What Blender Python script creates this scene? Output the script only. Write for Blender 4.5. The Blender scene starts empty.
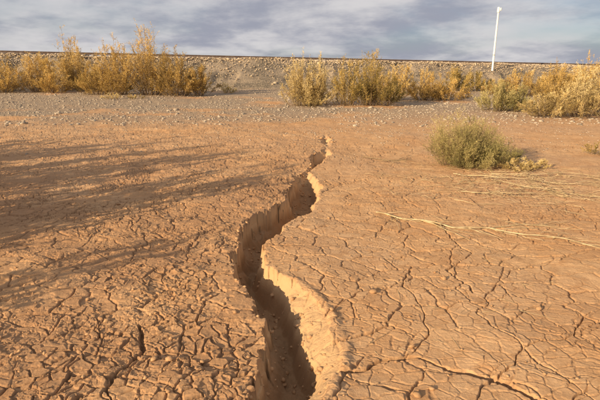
import bpy, math, numpy as np
from mathutils import Vector
rng=np.random.default_rng(7)
scene=bpy.context.scene
scene.view_settings.view_transform='Standard'
scene.view_settings.look='None'
scene.view_settings.exposure=0

AZ=math.radians(49); EL=math.radians(18)
# ------------------------------------------------------------ noise
def _h(ix,iy,seed):
    ix=ix.astype(np.int64); iy=iy.astype(np.int64)
    n=(ix*374761393+iy*668265263+seed*1442695041)&0xFFFFFFFF
    n=((n^(n>>13))*1274126177)&0xFFFFFFFF
    n=((n^(n>>16))*2246822519)&0xFFFFFFFF
    n=n^(n>>13)
    return (n&0xFFFFFF).astype(np.float64)/float(0x1000000)
def vnoise(x,y,seed=0):
    ix=np.floor(x); iy=np.floor(y); fx=x-ix; fy=y-iy
    fx=fx*fx*fx*(fx*(fx*6-15)+10); fy=fy*fy*fy*(fy*(fy*6-15)+10)
    a=_h(ix,iy,seed); b=_h(ix+1,iy,seed); c=_h(ix,iy+1,seed); d=_h(ix+1,iy+1,seed)
    return (a+(b-a)*fx)*(1-fy)+(c+(d-c)*fx)*fy
def fbm(x,y,seed=0,octs=4):
    s=0;a=.5;t=0
    for o in range(octs):
        ca,sa=math.cos(.6*o),math.sin(.6*o)
        s=s+a*(vnoise((x*ca-y*sa)*2**o+17.3*o,(x*sa+y*ca)*2**o-9.1*o,seed+o)-.5)*2; t+=a; a*=.5
    return s/t
def worley(x,y,seed=0):
    ix=np.floor(x); iy=np.floor(y)
    d1=np.full(x.shape,1e9); d2=np.full(x.shape,1e9)
    p1x=np.zeros(x.shape);p1y=np.zeros(x.shape);p2x=np.zeros(x.shape);p2y=np.zeros(x.shape);cid=np.zeros(x.shape)
    for ox in(-1,0,1):
        for oy in(-1,0,1):
            cx=ix+ox; cy=iy+oy
            r=_h(cx,cy,seed)
            px=cx+.02+.96*r; py=cy+.02+.96*_h(cx,cy,seed+11)
            d=(px-x)**2+(py-y)**2
            m1=d<d1
            m2=(~m1)&(d<d2)
            d2=np.where(m1,d1,np.where(m2,d,d2)); p2x=np.where(m1,p1x,np.where(m2,px,p2x)); p2y=np.where(m1,p1y,np.where(m2,py,p2y))
            d1=np.where(m1,d,d1); p1x=np.where(m1,px,p1x); p1y=np.where(m1,py,p1y); cid=np.where(m1,(r*7919.13)%1.0,cid)
    sep=np.sqrt((p2x-p1x)**2+(p2y-p1y)**2)+1e-6
    e=(d2-d1)/(2*sep)
    return e,x-p1x,y-p1y,cid
def ss(a,b,x):
    t=np.clip((x-a)/(b-a),0,1); return t*t*(3-2*t)

# ------------------------------------------------------------ fissure
CY=np.array([-1.0,0.5,1.4,2.018,2.264,2.51,2.805,3.088,3.335,3.722,4.2,4.797,5.278,5.807,6.62,7.10,7.526,7.85,8.30,8.75,9.124,9.5,9.83,10.4,10.8,11.18,11.6,11.9,12.3])
CL=np.array([-.28,-.26,-.26,-.252,-.249,-.230,-.2525,-.361,-.464,-.597,-.617,-.643,-.445,-.192,-.145,-.06,.03,.16,.215,.22,.27,.40,.50,.56,.52,.48,.56,.62,.66])
CR=np.array([.16,.10,.12,.126,.221,.242,.213,.130,0.0,-.283,-.324,-.147,.12,.22,.308,.25,.12,.24,.36,.50,.62,.62,.58,.62,.68,.74,.72,.70,.67])
CD=np.array([.29,.29,.30,.31,.31,.31,.31,.31,.31,.32,.34,.35,.35,.35,.32,.22,.09,.11,.24,.28,.26,.12,.05,.04,.11,.15,.09,.04,0])
LINES=[
 ([(.20,2.27),(.36,2.30),(.52,2.38),(.70,2.40),(.86,2.30),(1.05,2.18),(1.25,1.95)],.020,.05),
 ([(.62,2.39),(.80,2.62),(.86,2.95),(.80,3.3),(.95,3.7)],.006,.02),
 ([(1.05,2.18),(1.4,2.5),(1.6,2.55),(2.0,2.9)],.006,.02),
 ([(1.3,3.2),(1.22,3.6),(1.55,4.0),(1.5,4.6)],.009,.025),
 ([(-.95,1.9),(-1.02,2.2),(-.93,2.5),(-1.05,2.75)],.014,.035),
 ([(-.72,4.4),(-1.1,4.3),(-1.5,4.55),(-2.0,4.4)],.010,.03),
 ([(.35,6.4),(.7,6.9),(1.2,7.1),(1.6,7.0)],.010,.02),
 ([(-.15,6.9),(-.6,7.2),(-1.2,7.1),(-1.9,7.5)],.014,.025),
 ([(1.5,1.9),(1.2,2.9),(1.75,3.6),(2.6,4.0)],.007,.015),
]
def polydist(x,y,pts):
    d=np.full(x.shape,1e9)
    for (ax,ay),(bx,by) in zip(pts[:-1],pts[1:]):
        vx,vy=bx-ax,by-ay
        t=np.clip(((x-ax)*vx+(y-ay)*vy)/(vx*vx+vy*vy),0,1)
        d=np.minimum(d,np.hypot(x-ax-t*vx,y-ay-t*vy))
    return d
def height_core(x,y):
    far=ss(9,22,y)
    z=.045*fbm(x*.35,y*.35,3,3)+.020*fbm(x*1.6,y*1.6,5,3)*(1-.3*far)
    z=z*(1-.6*ss(40,80,y))
    z=z+.25*ss(22,34,y-.3*x)*(1-ss(60,90,y-.3*x))
    z=z+far*(1-ss(40,60,y))*.03*fbm(x*3,y*3,82,4)
    return z
def height(x,y,attrs=False):
    x=np.asarray(x,float); y=np.asarray(y,float)
    z=height_core(x,y); dep=np.zeros_like(z); fl=np.zeros_like(z); cb=np.full_like(z,.5); cw=np.zeros_like(z)
    m=(y>.9)&(y<26)&(np.abs(x)<1.1*y+3)
    if m.any():
        r=height_near(x[m],y[m],z[m])
        z[m]=r[0]; dep[m]=r[1]; fl[m]=r[2]; cb[m]=r[3]; cw[m]=r[4]
    if attrs: return z,dep,fl,cb,cw
    return z
def height_near(x,y,z):
    far=ss(9,22,y); fade=1-ss(19,26,y)
    n1=fbm(x*7,y*7,21,4); n2=fbm(x*7+31,y*7,22,4)
    wx=x+.045*n1+.12*fbm(x*1.3,y*1.3,24,2); wy=y+.045*n2+.12*fbm(x*1.3+9,y*1.3,25,2)
    yc=np.clip(y,CY[0],CY[-1])
    jag=1+1.0*ss(3.4,4.5,y)
    ex=(.035*fbm(x*2+3,y*5,31,3)+.018*fbm(x*9,y*17,33,4))*jag
    L=np.interp(yc,CY,CL)+ex; R=np.interp(yc,CY,CR)+(.03*fbm(x*2+30,y*4,32,3)+.013*fbm(x*9,y*17,34,4))*jag
    mid=(L+R)/2
    left=ss(.25,-.35,x-mid+.5*fbm(x*.8,y*.8,40,2))
    left=np.clip(left+.45*ss(.15,.6,fbm(x*.7+5,y*.7,41,2)),0,1)
    near=1-ss(5,13,y)
    # large plates
    eA,ax_,ay_,cA=worley(wx*3.0,wy*4.0,50)
    n20=fbm(x*20,y*20,51,2)
    cr=1-ss(.0,.036,eA+.014*n20)
    mA=ss(-.5,-.05,fbm(x*.9,y*.9,52,3))
    z=z-.016*cr*mA*(1-far)+fade*(.008*(cA-.5)+.010*((cA*37%1-.5)*ax_+(cA*91%1-.5)*ay_))*(1-.7*far)
    # medium plates
    eB,bx_,by_,cB=worley(wx*9.3,wy*12.,60)
    crB=1-ss(.01,.10,eB+.04*n20)
    curl=np.exp(-np.clip(eB-.06,0,None)/.12)
    kB=(.34+.64*left)*(.16+.84*near)
    mB=ss(-.4-.3*(1-left),.25-.25*(1-left),fbm(x*2.3+9,y*2.3,61,4))
    z=z+fade*kB*mB*(.006*curl-.018*crB+.021*((cB*57%1-.5)*bx_+(cB*131%1-.5)*by_)*(.45+.55*left)+.008*(cB-.5)*(.4+.6*left)-.012*(cB>.84)*ss(.0,.08,eB)*left)
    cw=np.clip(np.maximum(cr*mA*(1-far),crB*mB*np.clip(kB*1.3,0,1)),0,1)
    # fine flakes
    mc=y<14
    if mc.any():
        eC,cx_,cy_,cC=worley(wx[mc]*28,wy[mc]*33,70)
        kC=(.14+.8*left[mc])*(.1+.9*near[mc])*(1-ss(11,14,y[mc]))
        mC=ss(-.2,.35,fbm(x[mc]*2.9+2,y[mc]*2.9,71,4))
        z[mc]+=kC*mC*(.0055*(cC-.5)-.004*(1-ss(.02,.14,eC))+.009*((cC*57%1-.5)*cx_+(cC*131%1-.5)*cy_))
    rg=.35+.55*left
    z=z+fade*(.003*fbm(x*38,y*38,80,4)+.006*fbm(x*11,y*11,81,4))*rg*(1-.3*far)
    q=fbm(x*3.1,y*4.2,85,5); z=z+fade*.007*(ss(.0,.025,q)+ss(.22,.24,q)+ss(-.24,-.215,q)-1)*(1-.5*far)*(.4+.6*left)
    nr=y<9
    if nr.any():
        xn,yn=x[nr]+.045*fbm(x[nr]*6,y[nr]*6,90,4),y[nr]+.045*fbm(x[nr]*6,y[nr]*6,92,4)
        acc=np.zeros(xn.shape); cc=np.zeros(xn.shape)
        for pts,w,dp in LINES:
            d=polydist(xn,yn,pts)
            ww=w*(.5+.9*vnoise(xn*5,yn*5,93))
            k=1-ss(ww*.35,ww,d); acc=np.maximum(acc,dp*k); cc=np.maximum(cc,k)
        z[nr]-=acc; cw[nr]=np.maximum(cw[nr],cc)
    # main fissure: its rims break along the plate boundaries
    W=R-L
    ch=np.clip(W/.3,.2,1)
    rimw=ss(.10,.02,x-L)      # only the rim follows the plates, walls below stay smooth
    rimr=ss(.08,.02,R-x)
    a=x-L-((.05*(cB-.35)+.05*(cA-.5))*rimw-.01)*ch; b=R-x-(.022*(cB-.4)+.03*(cA-.5))*ch*rimr
    D=np.interp(yc,CY,CD)*np.where(y>CY[-1],0,1)
    ny=fbm(x*1.5,y*5,46,3)
    lw=.30*ss(0,.02,a)+.34*ss(.02,.055,a+.012*ny)+.36*ss(.04,.16,a+.04*ny)
    ledge=ss(1.5,2.2,y)*(1-ss(3.2,3.7,y))
    lw_w=(.02+.12*ledge)*(1+.4*fbm(y*3,y*0,36,2))
    bb=np.clip(b/lw_w,0,1)
    rw=.05*ss(0,.015,b)+.27*bb**1.2+.68*ss(0,.10,b-lw_w+.03*fbm(x*4,y*7,37,3))
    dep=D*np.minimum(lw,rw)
    inside=ss(0,.03,np.minimum(a,b)); deepin=ss(.06,.16,np.minimum(a,b))
    rub=(inside*.006*fbm(x*22,y*22,38,4)+deepin*(.016*fbm(x*14,y*14,47,4)+.045*fbm(x*4,y*4,39,3)))*np.clip(D/.3,0,1)
    lip=(.010*np.exp(-np.abs(a)/.10)*(a<0)*fbm(x*6,y*6,43,2)+.013*np.exp(-((b+.035)/.035)**2)*(.3+.7*ledge)*np.clip(1+1.4*fbm(x*9,y*9,44,4),0,3))
    lip=lip*np.clip(D/.2,0,1)
    z=np.where(dep>0,z*(1-.6*inside),z)-dep+rub+lip
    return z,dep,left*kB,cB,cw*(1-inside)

# ------------------------------------------------------------ materials
def newmat(n):
    m=bpy.data.materials.new(n); m.use_nodes=True
    nt=m.node_tree; b=nt.nodes['Principled BSDF']
    b.inputs['Specular IOR Level'].default_value=.15
    return m,nt,b
def N(nt,t,**k):
    n=nt.nodes.new(t)
    for kk,v in k.items(): setattr(n,kk,v)
    return n
def mixc(nt,f,a,b,mode='MIX'):
    n=N(nt,'ShaderNodeMix',data_type='RGBA',blend_type=mode)
    for s,i in ((f,0),(a,6),(b,7)):
        if isinstance(s,(int,float)): n.inputs[i].default_value=s
        elif isinstance(s,tuple): n.inputs[i].default_value=(*s,1)
        else: nt.links.new(s,n.inputs[i])
    return n.outputs[2]
def noise(nt,scale,detail=4,rough=.55,vec=None,dist=0):
    n=N(nt,'ShaderNodeTexNoise'); n.inputs['Scale'].default_value=scale; n.inputs['Detail'].default_value=detail
    n.inputs['Roughness'].default_value=rough; n.inputs['Distortion'].default_value=dist
    if vec is None:
        tc=N(nt,'ShaderNodeTexCoord'); vec=tc.outputs['Object']
    nt.links.new(vec,n.inputs['Vector']); return n.outputs['Fac']
def ramp(nt,f,p0,p1):
    n=N(nt,'ShaderNodeMapRange',interpolation_type='SMOOTHSTEP'); nt.links.new(f,n.inputs['Value'])
    n.inputs['From Min'].default_value=p0; n.inputs['From Max'].default_value=p1; return n.outputs['Result']
def attr(nt,name,out='Fac'):
    n=N(nt,'ShaderNodeAttribute',attribute_name=name); return n.outputs[out]
def mul(nt,a,v):
    n=N(nt,'ShaderNodeMath',operation='MULTIPLY'); nt.links.new(a,n.inputs[0])
    if isinstance(v,(int,float)): n.inputs[1].default_value=v
    else: nt.links.new(v,n.inputs[1])
    return n.outputs[0]

gm,nt,b=newmat('dry_mud')
c=mixc(nt,ramp(nt,noise(nt,1.3,3),.35,.65),(.57,.315,.145),(.67,.41,.21))
c=mixc(nt,mul(nt,ramp(nt,noise(nt,.35,3),.42,.62),.5),c,(.52,.34,.21))
c=mixc(nt,mul(nt,ramp(nt,noise(nt,9,4,.65),.38,.7),.8),c,(.48,.26,.12))
c=mixc(nt,mul(nt,attr(nt,'plate'),.35),c,(.72,.47,.26))
c=mixc(nt,mul(nt,attr(nt,'flaky'),.75),c,(.38,.215,.115))
c=mixc(nt,attr(nt,'gravel'),c,(.33,.26,.185))
c=mixc(nt,mul(nt,ramp(nt,noise(nt,70,3,.7),.45,.75),.5),c,(.35,.195,.10))
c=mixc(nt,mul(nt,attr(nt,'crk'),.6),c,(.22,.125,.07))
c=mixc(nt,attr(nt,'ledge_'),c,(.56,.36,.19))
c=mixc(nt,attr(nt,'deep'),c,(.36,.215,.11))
nt.links.new(c,b.inputs['Base Color']); b.inputs['Roughness'].default_value=.95
bp=N(nt,'ShaderNodeBump'); bp.inputs['Distance'].default_value=.016; bp.inputs['Strength'].default_value=.65
nt.links.new(noise(nt,60,6,.75),bp.inputs['Height'])
nt.links.new(bp.outputs[0],b.inputs['Normal'])

def foliage_mat(name,trans=.25):
    m,nt,b=newmat(name)
    col=attr(nt,'Col','Color')
    for n in list(nt.nodes):
        if n.bl_idname=='ShaderNodeBsdfPrincipled': nt.nodes.remove(n)
    df=N(nt,'ShaderNodeBsdfDiffuse'); nt.links.new(col,df.inputs['Color'])
    tr=N(nt,'ShaderNodeBsdfTranslucent'); nt.links.new(col,tr.inputs['Color'])
    mx=N(nt,'ShaderNodeMixShader'); mx.inputs[0].default_value=trans
    out=nt.nodes['Material Output']
    nt.links.new(df.outputs[0],mx.inputs[1]); nt.links.new(tr.outputs[0],mx.inputs[2]); nt.links.new(mx.outputs[0],out.inputs['Surface'])
    return m
leafm=foliage_mat('shrub_leaves',.38)
def simple(name,c1,c2,sc,rough=.9,bump=.0,bs=30):
    m,nt,b=newmat(name)
    c=mixc(nt,ramp(nt,noise(nt,sc,3,.6),.35,.65),c1,c2)
    nt.links.new(c,b.inputs['Base Color']); b.inputs['Roughness'].default_value=rough
    if bump:
        bp=N(nt,'ShaderNodeBump'); bp.inputs['Distance'].default_value=bump; nt.links.new(noise(nt,bs,4,.7),bp.inputs['Height']); nt.links.new(bp.outputs[0],b.inputs['Normal'])
    return m
barkm=simple('shrub_bark',(.20,.14,.08),(.32,.23,.14),20)
twigm=simple('dry_twig',(.36,.27,.15),(.58,.45,.27),12)
stonem=simple('gravel_stone',(.24,.195,.145),(.48,.40,.31),9)
ballm=simple('ballast_stone',(.30,.23,.16),(.58,.46,.32),2.5)
clodm=simple('mud_clod',(.40,.235,.12),(.54,.33,.175),8,bump=.004,bs=90)
m_,nt,b=newmat('embankment_gravel'); embm=m_
c=mixc(nt,ramp(nt,noise(nt,.45,4,.6),.38,.62),(.14,.115,.085),(.32,.25,.18))
c=mixc(nt,ramp(nt,noise(nt,9,4,.7),.42,.68),c,(.40,.32,.23))
nt.links.new(c,b.inputs['Base Color']); b.inputs['Roughness'].default_value=.95
bp=N(nt,'ShaderNodeBump'); bp.inputs['Distance'].default_value=.10; nt.links.new(noise(nt,7,5,.7),bp.inputs['Height']); nt.links.new(bp.outputs[0],b.inputs['Normal'])

# ------------------------------------------------------------ mesh helpers
def mesh_np(name,V,F,mat,smooth=False,attrs=None,cols=None,parent=None):
    me=bpy.data.meshes.new(name)
    V=np.asarray(V,dtype=np.float32); F=np.asarray(F,dtype=np.int32); k=F.shape[1]
    me.vertices.add(len(V)); me.vertices.foreach_set('co',V.ravel())
    me.loops.add(F.size); me.loops.foreach_set('vertex_index',F.ravel())
    me.polygons.add(len(F)); me.polygons.foreach_set('loop_start',np.arange(0,F.size,k,dtype=np.int32))
    me.update(calc_edges=True)
    if smooth: me.polygons.foreach_set('use_smooth',np.ones(len(F),dtype=bool))
    if attrs:
        for n,a in attrs.items():
            at=me.attributes.new(n,'FLOAT','POINT'); at.data.foreach_set('value',np.asarray(a,dtype=np.float32).ravel())
    if cols is not None:
        at=me.attributes.new('Col','FLOAT_COLOR','POINT'); c4=np.ones((len(V),4),dtype=np.float32); c4[:,:3]=cols; at.data.foreach_set('color',c4.ravel())
    me.materials.append(mat)
    ob=bpy.data.objects.new(name,me); scene.collection.objects.link(ob)
    if parent: ob.parent=parent
    return ob

# ------------------------------------------------------------ ground
dl=np.radians(np.linspace(43,1.9,860)); yr=1.6/np.tan(dl)
yb=np.array([-400,-150,-60,-25,-12,-6,-3,-1.5,-.8,-.3,0,.25,.5,.7,.85,1.0,1.12,1.22,1.3,1.37,1.43,1.49,1.54,1.58,1.62,1.66,1.69])
yf=np.geomspace(yr[-1]*1.02,4000,50)
rows=np.concatenate([yb,yr,yf])
sc=np.linspace(-.76,.76,1240); so=.76+np.cumsum(.0013*1.11**np.arange(1,100)); so=so[so<60]
cols=np.concatenate([-so[::-1],sc,so])
w=np.maximum(.964*np.abs(rows)+.425,1.2)
X=cols[None,:]*w[:,None]; Y=np.repeat(rows[:,None],len(cols),1)
z,dep,fl,cB,cw=height(X.ravel(),Y.ravel(),True)
x_,y_=X.ravel(),Y.ravel()
gravel=np.clip(ss(11,20,y_-.15*x_)*ss(-.3,.2,fbm(x_*.5,y_*.5,100,4)+.1)*.85+.9*ss(19,27,y_-.3*x_)*ss(-.4,.0,fbm(x_*.4,y_*.6,101,3)),0,.92)
V=np.stack([x_,y_,z],1)
nr,nc=X.shape
I=np.arange(nr*nc).reshape(nr,nc)
F=np.stack([I[:-1,:-1].ravel(),I[:-1,1:].ravel(),I[1:,1:].ravel(),I[1:,:-1].ravel()],1)
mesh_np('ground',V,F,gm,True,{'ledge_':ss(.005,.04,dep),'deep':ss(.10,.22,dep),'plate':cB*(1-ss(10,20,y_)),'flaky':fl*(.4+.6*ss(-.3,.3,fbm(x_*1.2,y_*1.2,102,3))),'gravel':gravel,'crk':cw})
def gz(x,y): return float(height(np.array([x],float),np.array([y],float))[0])

# ------------------------------------------------------------ embankment
def emb_top_y(x): return 43.5+.30*x
def emb_h(x): return np.clip(2.27-.014*x,.9,4.0)
def emb_z(x,s):
    H=emb_h(x); run=6.0
    t=np.clip(s/run,0,1)
    z=H*(t**.92)
    back=ss(run+7,run+13,s)
    return z*(1-back)
xs=np.concatenate([np.linspace(-160,-45,60),np.linspace(-44.8,62,800),np.linspace(62.5,260,90)])
s_=np.concatenate([np.linspace(-1.5,7.4,80),np.linspace(7.8,22,30)])
XX,SS=np.meshgrid(xs,s_)
xx=XX.ravel(); s1=SS.ravel(); yy=emb_top_y(xx)-6.4+s1
zz=emb_z(xx,s1)+.16*fbm(xx*.5,s1*.7,110,4)+.06*fbm(xx*3,s1*3,111,3)+.2-.5*ss(0,-1.5,s1)-.5*ss(19,22,s1)
gul=ss(.1,.45,fbm(xx*.6,s1*.12,112,3))*ss(0,2,s1)*(1-ss(5,6.4,s1)); zz=zz-.28*gul
I=np.arange(XX.size).reshape(XX.shape)
F=np.stack([I[:-1,:-1].ravel(),I[:-1,1:].ravel(),I[1:,1:].ravel(),I[1:,:-1].ravel()],1)
mesh_np('railway_embankment',np.stack([xx,yy,zz],1),F,embm,True)

# ------------------------------------------------------------ stones
ph=(1+5**.5)/2
ICO=np.array([(-1,ph,0),(1,ph,0),(-1,-ph,0),(1,-ph,0),(0,-1,ph),(0,1,ph),(0,-1,-ph),(0,1,-ph),(ph,0,-1),(ph,0,1),(-ph,0,-1),(-ph,0,1)])/np.sqrt(1+ph*ph)
ICF=np.array([(0,11,5),(0,5,1),(0,1,7),(0,7,10),(0,10,11),(1,5,9),(5,11,4),(11,10,2),(10,7,6),(7,1,8),(3,9,4),(3,4,2),(3,2,6),(3,6,8),(3,8,9),(4,9,5),(2,4,11),(6,2,10),(8,6,7),(9,8,1)])
def stones(name,x,y,z,r,mat,flat=.6):
    n=len(x); ang=rng.uniform(0,6.28,n); sx=rng.uniform(.7,1.35,n); sy=rng.uniform(.7,1.2,n); sz=rng.uniform(.6,1.1,n)*flat
    P=ICO[None]*(1+rng.uniform(-.25,.25,(n,12,1)))
    P=P*np.stack([sx,sy,sz],1)[:,None,:]*r[:,None,None]
    tl=rng.uniform(-.5,.5,n)
    yz=P[:,:,1]*np.cos(tl)[:,None]-P[:,:,2]*np.sin(tl)[:,None]; zz=P[:,:,1]*np.sin(tl)[:,None]+P[:,:,2]*np.cos(tl)[:,None]
    c,s=np.cos(ang)[:,None],np.sin(ang)[:,None]
    Q=np.stack([P[:,:,0]*c-yz*s+x[:,None],P[:,:,0]*s+yz*c+y[:,None],zz+z[:,None]],2)
    F=(ICF[None]+12*np.arange(n)[:,None,None]).reshape(-1,3)
    return mesh_np(name,Q.reshape(-1,3),F,mat)
n=19000
x=rng.uniform(-45,70,n); s=np.where(rng.random(n)<.62,rng.normal(6.15,.35,n),6.2-np.abs(rng.normal(0,2.2,n))); s=np.clip(s,.1,8)
z=emb_z(x,s)+.2+.16*fbm(x*.5,s*.7,110,4)+.03
r=rng.uniform(.03,.075,n)*np.where((rng.random(n)<.06),2.0,1)
stones('ballast_stones',x,emb_top_y(x)-6.4+s,z,r,ballm,.75)
n=24000
y=9+27*rng.random(n)**.85; x=rng.uniform(-1,1,n)*(.72*y+2)
keep=(rng.random(n)<ss(8,19,y)*.95+.05)&(fbm(x*.5,y*.5,100,3)>-.35)&(y<36+.3*x)
x,y=x[keep],y[keep]; r=rng.gamma(2,.010,len(x))+.009; r=np.where(y<14,np.minimum(r,.022),r)
stones('pebbles',x,y,height(x,y)+r*.1,r,stonem,.6)
n=2200
y=1.5+rng.random(n)**1.6*9; x=rng.uniform(-1,1,n)*(.8*y+.5)
keep=(x<rng.normal(.3,1.3,n)+.2)
x,y=x[keep],y[keep]; r=rng.gamma(2,.0028,len(x))+.004
stones('mud_clods',x,y,height(x,y)+r*.35,r,clodm,.6)
n=520
y=rng.uniform(1.8,9.2,n); f=rng.uniform(-.05,.85,n); x=np.interp(y,CY,CL)*(1-f)+np.interp(y,CY,CR)*f
r=np.minimum(rng.gamma(2,.005,n)+.004,.022)
stones('fissure_rubble',x,y,height(x,y)+r*.15,r,clodm,.75)
n=16
x=rng.normal(.62,.16,n); y=rng.normal(11.3,.3,n); r=rng.uniform(.015,.045,n)
stones('fissure_end_clods',x,y,height(x,y)+r*.2,r,clodm,.6)

# ------------------------------------------------------------ shrubs
def norm(v): return v/(np.linalg.norm(v,axis=-1,keepdims=True)+1e-9)
def shrub(name,cx,cy,lobes,seed,pal,K=24,M=12,leaf=(.055,.016),stem_r=.012,tw=(.10,.26),spread=.5,up=.35):
    """lobes: (dx,dy,radius,height,nstems)"""
    r=np.random.default_rng(seed)
    base=gz(cx,cy)
    tips=[];roots=[];hh=[]
    for dx,dy,rad,h,ns in lobes:
        a=r.uniform(0,2*np.pi,ns); q=r.random(ns)**.6
        ht=h*(1-.68*q**2.0)*r.uniform(.55,1.12,ns)
        tips.append(np.stack([dx+rad*q*np.cos(a),dy+rad*q*np.sin(a),ht],1))
        roots.append(np.stack([dx+rad*.35*q*np.cos(a)+r.normal(0,.05*rad,ns),dy+rad*.35*q*np.sin(a)+r.normal(0,.05*rad,ns),np.zeros(ns)-.05],1))
        hh.append(np.full(ns,h))
    T=np.concatenate(tips); R0=np.concatenate(roots); H=np.concatenate(hh); P=len(T)
    C=R0*.45+T*.55; C[:,2]=T[:,2]*.55; C+=r.normal(0,.05,(P,3))*H[:,None]
    def bez(t):
        t=t[...,None]; return (1-t)**2*R0[:,None]+2*t*(1-t)*C[:,None]+t*t*T[:,None]
    def tan(t):
        t=t[...,None]; return norm(2*(1-t)*(C-R0)[:,None]+2*t*(T-C)[:,None])
    ts=np.linspace(0,1,7); S=bez(np.repeat(ts[None],P,0))
    ringa=np.array([0,2.094,4.189]); rad=(stem_r*(1-.8*ts))[None,:,None,None]
    ring=np.stack([np.cos(ringa),np.sin(ringa),0*ringa],1)
    SV=(S[:,:,None,:]+rad*ring[None,None]).reshape(-1,3)
    idx=np.arange(P*7*3).reshape(P,7,3)
    SF=[]
    for k in range(3):
        k2=(k+1)%3
        SF.append(np.stack([idx[:,:-1,k],idx[:,:-1,k2],idx[:,1:,k2],idx[:,1:,k]],-1).reshape(-1,4))
    SF=np.concatenate(SF)
    tt=.06+.94*r.random((P,K))**.8
    p0=bez(tt); d=norm(tan(tt)*.8+r.normal(0,spread,(P,K,3))+np.array([0,0,up]))
    ln=r.uniform(tw[0],tw[1],(P,K))*H[:,None]*(1.15-.5*tt)
    p0f=p0.reshape(-1,3); df=d.reshape(-1,3); lf=ln.reshape(-1)
    side=norm(np.cross(df,r.normal(0,1,df.shape)))
    wtw=stem_r*.22
    TV=np.stack([p0f-side*wtw,p0f+side*wtw,p0f+df*lf[:,None]+side*wtw*.4,p0f+df*lf[:,None]-side*wtw*.4],1).reshape(-1,3)
    TF=np.arange(len(TV)).reshape(-1,4)+len(SV)
    root=bpy.data.objects.new(name,None); scene.collection.objects.link(root); root.location=(cx,cy,base)
    mesh_np('branches',np.concatenate([SV,TV]),np.concatenate([SF,TF]),barkm,parent=root)
    nt_=len(p0f); u=r.random((nt_,M))**.8
    lp=p0f[:,None]+df[:,None]*(lf[:,None]*u)[...,None]+r.normal(0,.008,(nt_,M,3))*H.mean()
    ld=norm(df[:,None]+r.normal(0,.42,(nt_,M,3)))
    ls=norm(np.cross(ld,r.normal(0,1,ld.shape)))
    L=leaf[0]*r.uniform(.5,1.5,(nt_,M,1)); W=leaf[1]*r.uniform(.5,1.4,(nt_,M,1))*.5
    LV=np.stack([lp-ls*W*.4,lp+ld*L*.5-ls*W,lp+ld*L,lp+ld*L*.5+ls*W],2)
    LV[...,2]=np.maximum(LV[...,2],.01)
    pal=np.array(pal)
    ps=r.random(P)
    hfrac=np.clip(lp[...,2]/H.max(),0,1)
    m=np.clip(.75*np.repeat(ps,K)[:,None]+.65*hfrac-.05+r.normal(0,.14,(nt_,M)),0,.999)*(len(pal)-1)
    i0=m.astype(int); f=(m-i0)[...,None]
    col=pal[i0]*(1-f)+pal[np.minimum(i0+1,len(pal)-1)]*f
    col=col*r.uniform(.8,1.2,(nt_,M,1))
    colv=np.repeat(col[:,:,None,:],4,2).reshape(-1,3)
    LVf=LV.reshape(-1,3); LF=np.arange(len(LVf)).reshape(-1,4)
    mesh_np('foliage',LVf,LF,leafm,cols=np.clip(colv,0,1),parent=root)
    return root
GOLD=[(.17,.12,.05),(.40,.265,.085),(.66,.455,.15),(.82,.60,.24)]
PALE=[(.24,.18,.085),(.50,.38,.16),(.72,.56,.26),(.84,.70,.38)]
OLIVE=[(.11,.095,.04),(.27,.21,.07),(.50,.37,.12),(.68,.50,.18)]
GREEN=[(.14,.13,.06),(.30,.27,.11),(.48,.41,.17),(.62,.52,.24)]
T='tamarisk_shrub'
shrub(T,-20.8,30.5,[(0,0,1.5,2.4,40),(-1.6,.6,1.5,3.2,40)],1,OLIVE,leaf=(.09,.021),stem_r=.016)
shrub(T,-17.3,30.3,[(-1.1,0,1.5,2.0,42),(.7,.3,1.5,2.3,44),(2.0,-.3,1.2,1.8,30)],2,GOLD,leaf=(.09,.021),stem_r=.016)
shrub(T,-15.6,33.0,[(-.1,.5,1.1,4.1,36),(.9,-.2,1.2,2.8,30)],3,GOLD,leaf=(.09,.022),stem_r=.018,tw=(.06,.16))
shrub(T,-8.8,28.0,[(-3.0,.3,1.3,2.0,36),(-1.8,0,1.4,3.0,46),(.1,.2,1.7,3.6,64),(1.7,-.1,1.5,2.7,48),(3.0,0,1.2,1.7,30)],4,GOLD,leaf=(.09,.021),stem_r=.018,tw=(.08,.20))
shrub(T,.35,22.4,[(-.4,0,.85,2.4,36),(.5,.1,.85,2.1,34),(.1,-.2,1.1,1.3,30)],5,PALE,leaf=(.07,.017),stem_r=.013,tw=(.08,.20))
shrub(T,2.9,22.2,[(-.7,.1,1.0,2.0,34),(.3,0,1.0,2.5,42),(1.0,.2,1.0,1.7,28)],6,OLIVE,leaf=(.07,.017),stem_r=.013,tw=(.08,.20))
shrub(T,6.2,26.0,[(-1.1,0,1.2,2.0,34),(.5,.3,1.3,1.6,36),(1.7,0,1.3,1.3,30)],7,GOLD,leaf=(.08,.019),stem_r=.015)
shrub(T,11.0,33.5,[(0,0,1.3,1.7,34),(1.3,.2,1.1,1.2,24)],8,OLIVE,leaf=(.09,.021),stem_r=.015)
shrub(T,8.2,19.4,[(-.3,0,.9,1.25,36),(.5,.1,.9,1.0,30)],9,GREEN,leaf=(.06,.015),stem_r=.010)
shrub(T,9.7,17.0,[(-.9,.1,1.15,1.0,36),(.3,0,1.2,1.6,44),(1.5,.4,1.3,1.85,44)],10,PALE,leaf=(.06,.015),stem_r=.012)
shrub(T,14.4,24.5,[(-1.3,0,1.6,1.8,42),(.6,.2,1.7,2.3,50)],11,GOLD,leaf=(.075,.018),stem_r=.014)
shrub(T,14.9,30.0,[(-2.4,.4,1.3,1.0,26),(-1.2,0,1.6,1.5,36),(.8,.2,1.6,1.7,38)],12,GOLD,leaf=(.08,.019),stem_r=.014)
shrub(T,21.5,37.5,[(-1.6,0,1.5,1.4,26),(.6,.4,1.6,1.8,30),(2.6,0,1.4,1.5,24)],19,GOLD,leaf=(.10,.025),stem_r=.015,K=18)
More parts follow.
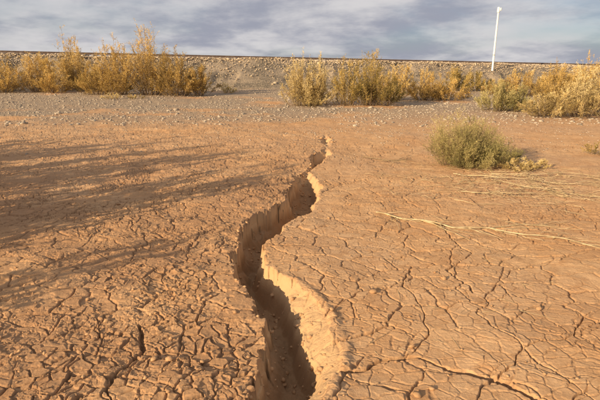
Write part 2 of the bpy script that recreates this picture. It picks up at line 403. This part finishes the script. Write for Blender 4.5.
shrub(T,-12.8,31.0,[(0,0,1.3,1.5,30),(1.0,.3,1.0,1.1,22)],18,OLIVE,leaf=(.08,.019),stem_r=.014)
shrub('saltbush',2.95,8.15,[(-.28,0,.46,.92,58),(.15,.12,.5,.78,58),(.46,-.1,.44,.5,40),(-.05,-.22,.46,.5,38)],13,GREEN,K=26,M=14,leaf=(.028,.0055),stem_r=.004,tw=(.14,.42))
shrub('saltbush',3.66,7.72,[(0,0,.34,.20,26),(.35,.1,.26,.15,14)],14,PALE,K=14,M=12,leaf=(.03,.006),stem_r=.003)
shrub('dry_herb',5.85,9.3,[(0,0,.25,.30,14)],15,OLIVE,K=10,M=8,leaf=(.03,.008),stem_r=.004)
shrub('dry_herb',-9.9,25.3,[(0,0,.6,.28,16),(1.2,.2,.5,.22,12)],16,PALE,K=10,M=8,leaf=(.06,.014),stem_r=.004)
shrub('dry_herb',-4.6,30.3,[(0,0,.6,.65,16)],17,PALE,K=12,M=8,leaf=(.08,.018),stem_r=.005)
# shrubs standing outside the view to the left
shrub(T,-5.0,3.3,[(0,0,.7,2.2,28),(-.9,.3,.7,1.9,18)],21,GOLD,K=16,M=10,leaf=(.09,.038),stem_r=.024)
shrub(T,-6.3,5.0,[(0,0,.75,2.4,28),(-1.0,.6,.7,2.1,18)],22,GOLD,K=16,M=10,leaf=(.09,.038),stem_r=.024)
shrub(T,-8.3,6.6,[(0,0,1.0,2.4,30),(-1.2,1.0,.9,2.2,18)],23,GOLD,K=16,M=10,leaf=(.09,.036),stem_r=.024)
shrub(T,-4.5,1.3,[(0,0,.6,1.5,16),(-.8,-.6,.5,1.5,12)],24,GOLD,K=14,M=10,leaf=(.08,.030),stem_r=.018)

# ------------------------------------------------------------ dry branches lying on the ground
def branch_tubes(name,polys,mat,seed=0,sub=True):
    r=np.random.default_rng(seed)
    allp=[]
    for pts,rad,lift in polys:
        pts=np.array(pts,float)
        seg=np.concatenate([[0],np.cumsum(np.hypot(*np.diff(pts,axis=0).T))]); n=max(8,int(seg[-1]/.05))
        q=np.linspace(0,seg[-1],n); px=np.interp(q,seg,pts[:,0]); py=np.interp(q,seg,pts[:,1])
        o1,o2=r.random()*50,r.random()*50
        px+=.05*fbm(q*3+o1,q*0,5,3); py+=.05*fbm(q*3+o2,q*0,6,3)
        allp.append((px,py,rad*(1-.7*q/seg[-1]),lift*(.3+.7*np.sin(q/seg[-1]*3.14*r.uniform(.6,2))**2)))
        if sub:
            for k in range(int(seg[-1]/.11)):
                i=r.integers(1,n-2); a=math.atan2(py[i+1]-py[i],px[i+1]-px[i])+r.choice([-1,1])*r.uniform(.3,1.1)
                l=r.uniform(.08,.5); m=8; qq=np.linspace(0,1,m)
                bx=px[i]+l*qq*math.cos(a)+.15*l*fbm(qq*3+r.random()*50,qq*0,5,2); by=py[i]+l*qq*math.sin(a)+.15*l*fbm(qq*3+r.random()*50,qq*0,5,2)
                allp.append((bx,by,rad*.45*(1-.7*qq),lift*r.uniform(.5,1.6)*np.sin(qq*2.6)+.002))
    HX=np.concatenate([p[0] for p in allp]); HY=np.concatenate([p[1] for p in allp]); HZ=height(HX,HY)
    V=[];F=[];off=0;o=0
    for px,py,rr,lf in allp:
        n=len(px); z=HZ[o:o+n]; o+=n
        z=np.convolve(np.pad(z,2,'edge'),np.ones(5)/5,'valid')+rr+lf
        tx=np.gradient(px); ty=np.gradient(py); tn=np.hypot(tx,ty)+1e-9; nx,ny=-ty/tn,tx/tn
        for k in range(5):
            a=k*2*math.pi/5
            V.append(np.stack([px+nx*rr*math.cos(a),py+ny*rr*math.cos(a),z+rr*math.sin(a)],1))
        idx=off+np.arange(5*n).reshape(5,n)
        for k in range(5):
            k2=(k+1)%5; F.append(np.stack([idx[k,:-1],idx[k,1:],idx[k2,1:],idx[k2,:-1]],1))
        off+=5*n
    return mesh_np(name,np.concatenate(V),np.concatenate(F),mat,True)
branch_tubes('fallen_branch',[([(.88,5.25),(1.1,5.05),(1.35,4.98),(1.6,4.7),(1.95,4.66),(2.2,4.45),(2.55,4.3),(2.8,4.0),(3.3,3.75)],.010,.02),([(1.35,4.98),(1.5,4.65),(1.68,4.3)],.007,.012),([(1.95,4.66),(2.3,4.75),(2.9,4.55)],.006,.012)],twigm,1)
branch_tubes('fallen_branch',[([(2.4,7.3),(2.9,6.8),(3.5,6.75),(3.9,6.5),(4.6,6.8)],.008,.06),([(2.9,6.8),(3.1,6.3),(3.6,6.1),(4.1,5.6)],.008,.05),([(2.2,6.2),(2.7,5.95),(3.3,6.05),(3.7,5.7)],.007,.04),([(3.0,7.3),(3.6,7.1),(4.3,7.25),(5.2,7.0)],.008,.06)],twigm,2)
polys=[];r2=np.random.default_rng(5)
for i in range(420):
    x0=r2.normal(3.3,.9); y0=r2.normal(6.7,.65); a=r2.normal(0,1.3); l=r2.uniform(.08,.5)
    polys.append(([(x0,y0),(x0+l*.5*math.cos(a),y0+l*.5*math.sin(a)),(x0+l*math.cos(a+.6),y0+l*math.sin(a+.6))],r2.uniform(.0015,.0045),r2.uniform(.005,.06)))
branch_tubes('dry_twigs',polys,twigm,3,sub=False)
polys=[]
for i in range(170):
    y0=r2.uniform(2.2,10); x0=r2.uniform(.25,1)*(.6*y0); a=r2.normal(0,1.2); l=r2.uniform(.03,.2)
    polys.append(([(x0,y0),(x0+l*math.cos(a),y0+l*math.sin(a))],r2.uniform(.001,.0022),r2.uniform(.0,.008)))
branch_tubes('scattered_straw',polys,twigm,4,sub=False)
branch_tubes('fallen_branch',[([(1.25,9.0),(1.6,8.6),(2.1,8.7)],.012,.02)],barkm,6)

# ------------------------------------------------------------ white pole
whitem=simple('white_paint',(.80,.80,.78),(.72,.72,.70),6,.5)
greym=simple('galvanised_metal',(.35,.35,.35),(.45,.45,.44),6,.5)
px_=18.3; s0=3.9; py_=float(emb_top_y(px_)-6.4+s0); pz_=float(emb_z(np.array([px_]),np.array([s0]))[0])+.1
pole=bpy.data.objects.new('marker_pole',None); scene.collection.objects.link(pole); pole.location=(px_,py_,pz_)
def lathe(name,prof,mat,parent,seg=20,loc=(0,0,0)):
    V=[];F=[]
    for r_,z_ in prof:
        for k in range(seg):
            a=2*math.pi*k/seg; V.append((r_*math.cos(a)+loc[0],r_*math.sin(a)+loc[1],z_+loc[2]))
    for i in range(len(prof)-1):
        for k in range(seg):
            k2=(k+1)%seg; F.append((i*seg+k,i*seg+k2,(i+1)*seg+k2,(i+1)*seg+k))
    me=bpy.data.meshes.new(name); me.from_pydata(V,[],F); me.materials.append(mat)
    o=bpy.data.objects.new(name,me); scene.collection.objects.link(o); o.parent=parent; return o
Hp=5.75
lathe('shaft',[(.14,-.3),(.14,.05),(.095,.10),(.095,.12),(.075,Hp-.45),(.075,Hp-.42)],whitem,pole)
lathe('collar',[(.0,Hp-.47),(.10,Hp-.46),(.12,Hp-.42),(.12,Hp-.05),(.09,Hp),(0,Hp+.02)],whitem,pole)
lathe('clamp_band',[(.0905,1.5),(.102,1.5),(.102,1.58),(.09,1.58)],greym,pole)
lathe('reflector_head',[(.0,-.13),(.08,-.12),(.10,0),(.08,.12),(0,.13)],whitem,pole,loc=(.18,-.02,Hp-.18))

# railway track on the crown
rail=bpy.data.objects.new('railway_track',None); scene.collection.objects.link(rail)
steel=simple('rail_steel',(.13,.09,.07),(.2,.15,.12),5,.6); conc=simple('sleeper_concrete',(.22,.19,.16),(.30,.26,.22),4)
V=[];F=[]
prof=[(-.07,0),(.07,0),(.07,.02),(.01,.03),(.01,.12),(.036,.13),(.036,.17),(-.036,.17),(-.036,.13),(-.01,.12),(-.01,.03),(-.07,.02)]
xr=np.linspace(-150,250,200)
for off in (8.6,10.1):
    o=len(V)
    for xv in xr:
        yv=emb_top_y(xv)-6.4+off; zv=float(emb_h(xv))+.33
        for a,c in prof: V.append((xv-.29*a,yv+a,zv+c))
    m=len(prof)
    for i in range(len(xr)-1):
        for k in range(m):
            k2=(k+1)%m; F.append((o+i*m+k,o+(i+1)*m+k,o+(i+1)*m+k2,o+i*m+k2))
mesh_np('rails',V,F,steel,parent=rail)
V=[];F=[]
for xv in np.arange(-60,90,.62):
    yv=emb_top_y(xv)-6.4+9.35; zv=float(emb_h(xv))+.11; o=len(V)
    for dz,wd in((0,.14),(.22,.11)):
        for ax,ay in((-1,-1),(1,-1),(1,1),(-1,1)):
            lx=ax*wd; ly=ay*1.25
            V.append((xv+lx*.958-ly*.287,yv+lx*.287+ly*.958,zv+dz))
    for f in((0,1,5,4),(1,2,6,5),(2,3,7,6),(3,0,4,7),(4,5,6,7)): F.append(tuple(o+i for i in f))
mesh_np('sleepers',V,F,conc,parent=rail)

# ------------------------------------------------------------ light & sky
sl=bpy.data.lights.new('sun','SUN'); sl.energy=7.4; sl.angle=math.radians(.55); sl.color=(1,.78,.50)
so_=bpy.data.objects.new('sun',sl); scene.collection.objects.link(so_)
d=Vector((math.sin(AZ)*math.cos(EL),math.cos(AZ)*math.cos(EL),-math.sin(EL)))
so_.rotation_euler=d.to_track_quat('-Z','Y').to_euler()
wd=bpy.data.worlds.new('World'); scene.world=wd; wd.use_nodes=True; nt=wd.node_tree
for n in list(nt.nodes): nt.nodes.remove(n)
out=N(nt,'ShaderNodeOutputWorld')
sky=N(nt,'ShaderNodeTexSky',sky_type='NISHITA'); sky.sun_disc=False; sky.sun_elevation=EL; sky.sun_rotation=math.pi+AZ; sky.dust_density=1.0; sky.ozone_density=4.0
bg=N(nt,'ShaderNodeBackground'); bg.inputs['Strength'].default_value=.09; nt.links.new(sky.outputs[0],bg.inputs[0])
tc=N(nt,'ShaderNodeTexCoord'); sp=N(nt,'ShaderNodeSeparateXYZ'); nt.links.new(tc.outputs['Generated'],sp.inputs[0])
ad=N(nt,'ShaderNodeMath',operation='ADD'); nt.links.new(sp.outputs[2],ad.inputs[0]); ad.inputs[1].default_value=.22
mxm=N(nt,'ShaderNodeMath',operation='MAXIMUM'); nt.links.new(ad.outputs[0],mxm.inputs[0]); mxm.inputs[1].default_value=.05
dx=N(nt,'ShaderNodeMath',operation='DIVIDE'); nt.links.new(sp.outputs[0],dx.inputs[0]); nt.links.new(mxm.outputs[0],dx.inputs[1])
dy=N(nt,'ShaderNodeMath',operation='DIVIDE'); nt.links.new(sp.outputs[1],dy.inputs[0]); nt.links.new(mxm.outputs[0],dy.inputs[1])
cb=N(nt,'ShaderNodeCombineXYZ'); nt.links.new(dx.outputs[0],cb.inputs[0]); nt.links.new(dy.outputs[0],cb.inputs[1])
n1=noise(nt,.55,5,.55,cb.outputs[0],.1); n2=noise(nt,1.0,6,.6,cb.outputs[0],.1)
ccol=mixc(nt,ramp(nt,n2,.40,.62),(.36,.375,.45),(.70,.68,.69))
cbg=N(nt,'ShaderNodeBackground'); nt.links.new(ccol,cbg.inputs[0]); cbg.inputs['Strength'].default_value=.95
mr=N(nt,'ShaderNodeMapRange'); nt.links.new(ramp(nt,n1,.28,.52),mr.inputs['Value']); mr.inputs['To Min'].default_value=.40
mx=N(nt,'ShaderNodeMixShader'); nt.links.new(mr.outputs[0],mx.inputs[0]); nt.links.new(bg.outputs[0],mx.inputs[1]); nt.links.new(cbg.outputs[0],mx.inputs[2])
nt.links.new(mx.outputs[0],out.inputs[0])

# ------------------------------------------------------------ camera
cam=bpy.data.cameras.new('camera'); cam.sensor_width=36; cam.lens=28.26; cam.clip_end=10000; cam.clip_start=.05
co=bpy.data.objects.new('camera',cam); scene.collection.objects.link(co)
co.location=(0,0,1.6); co.rotation_euler=(math.radians(90-15.4),0,0); scene.camera=co
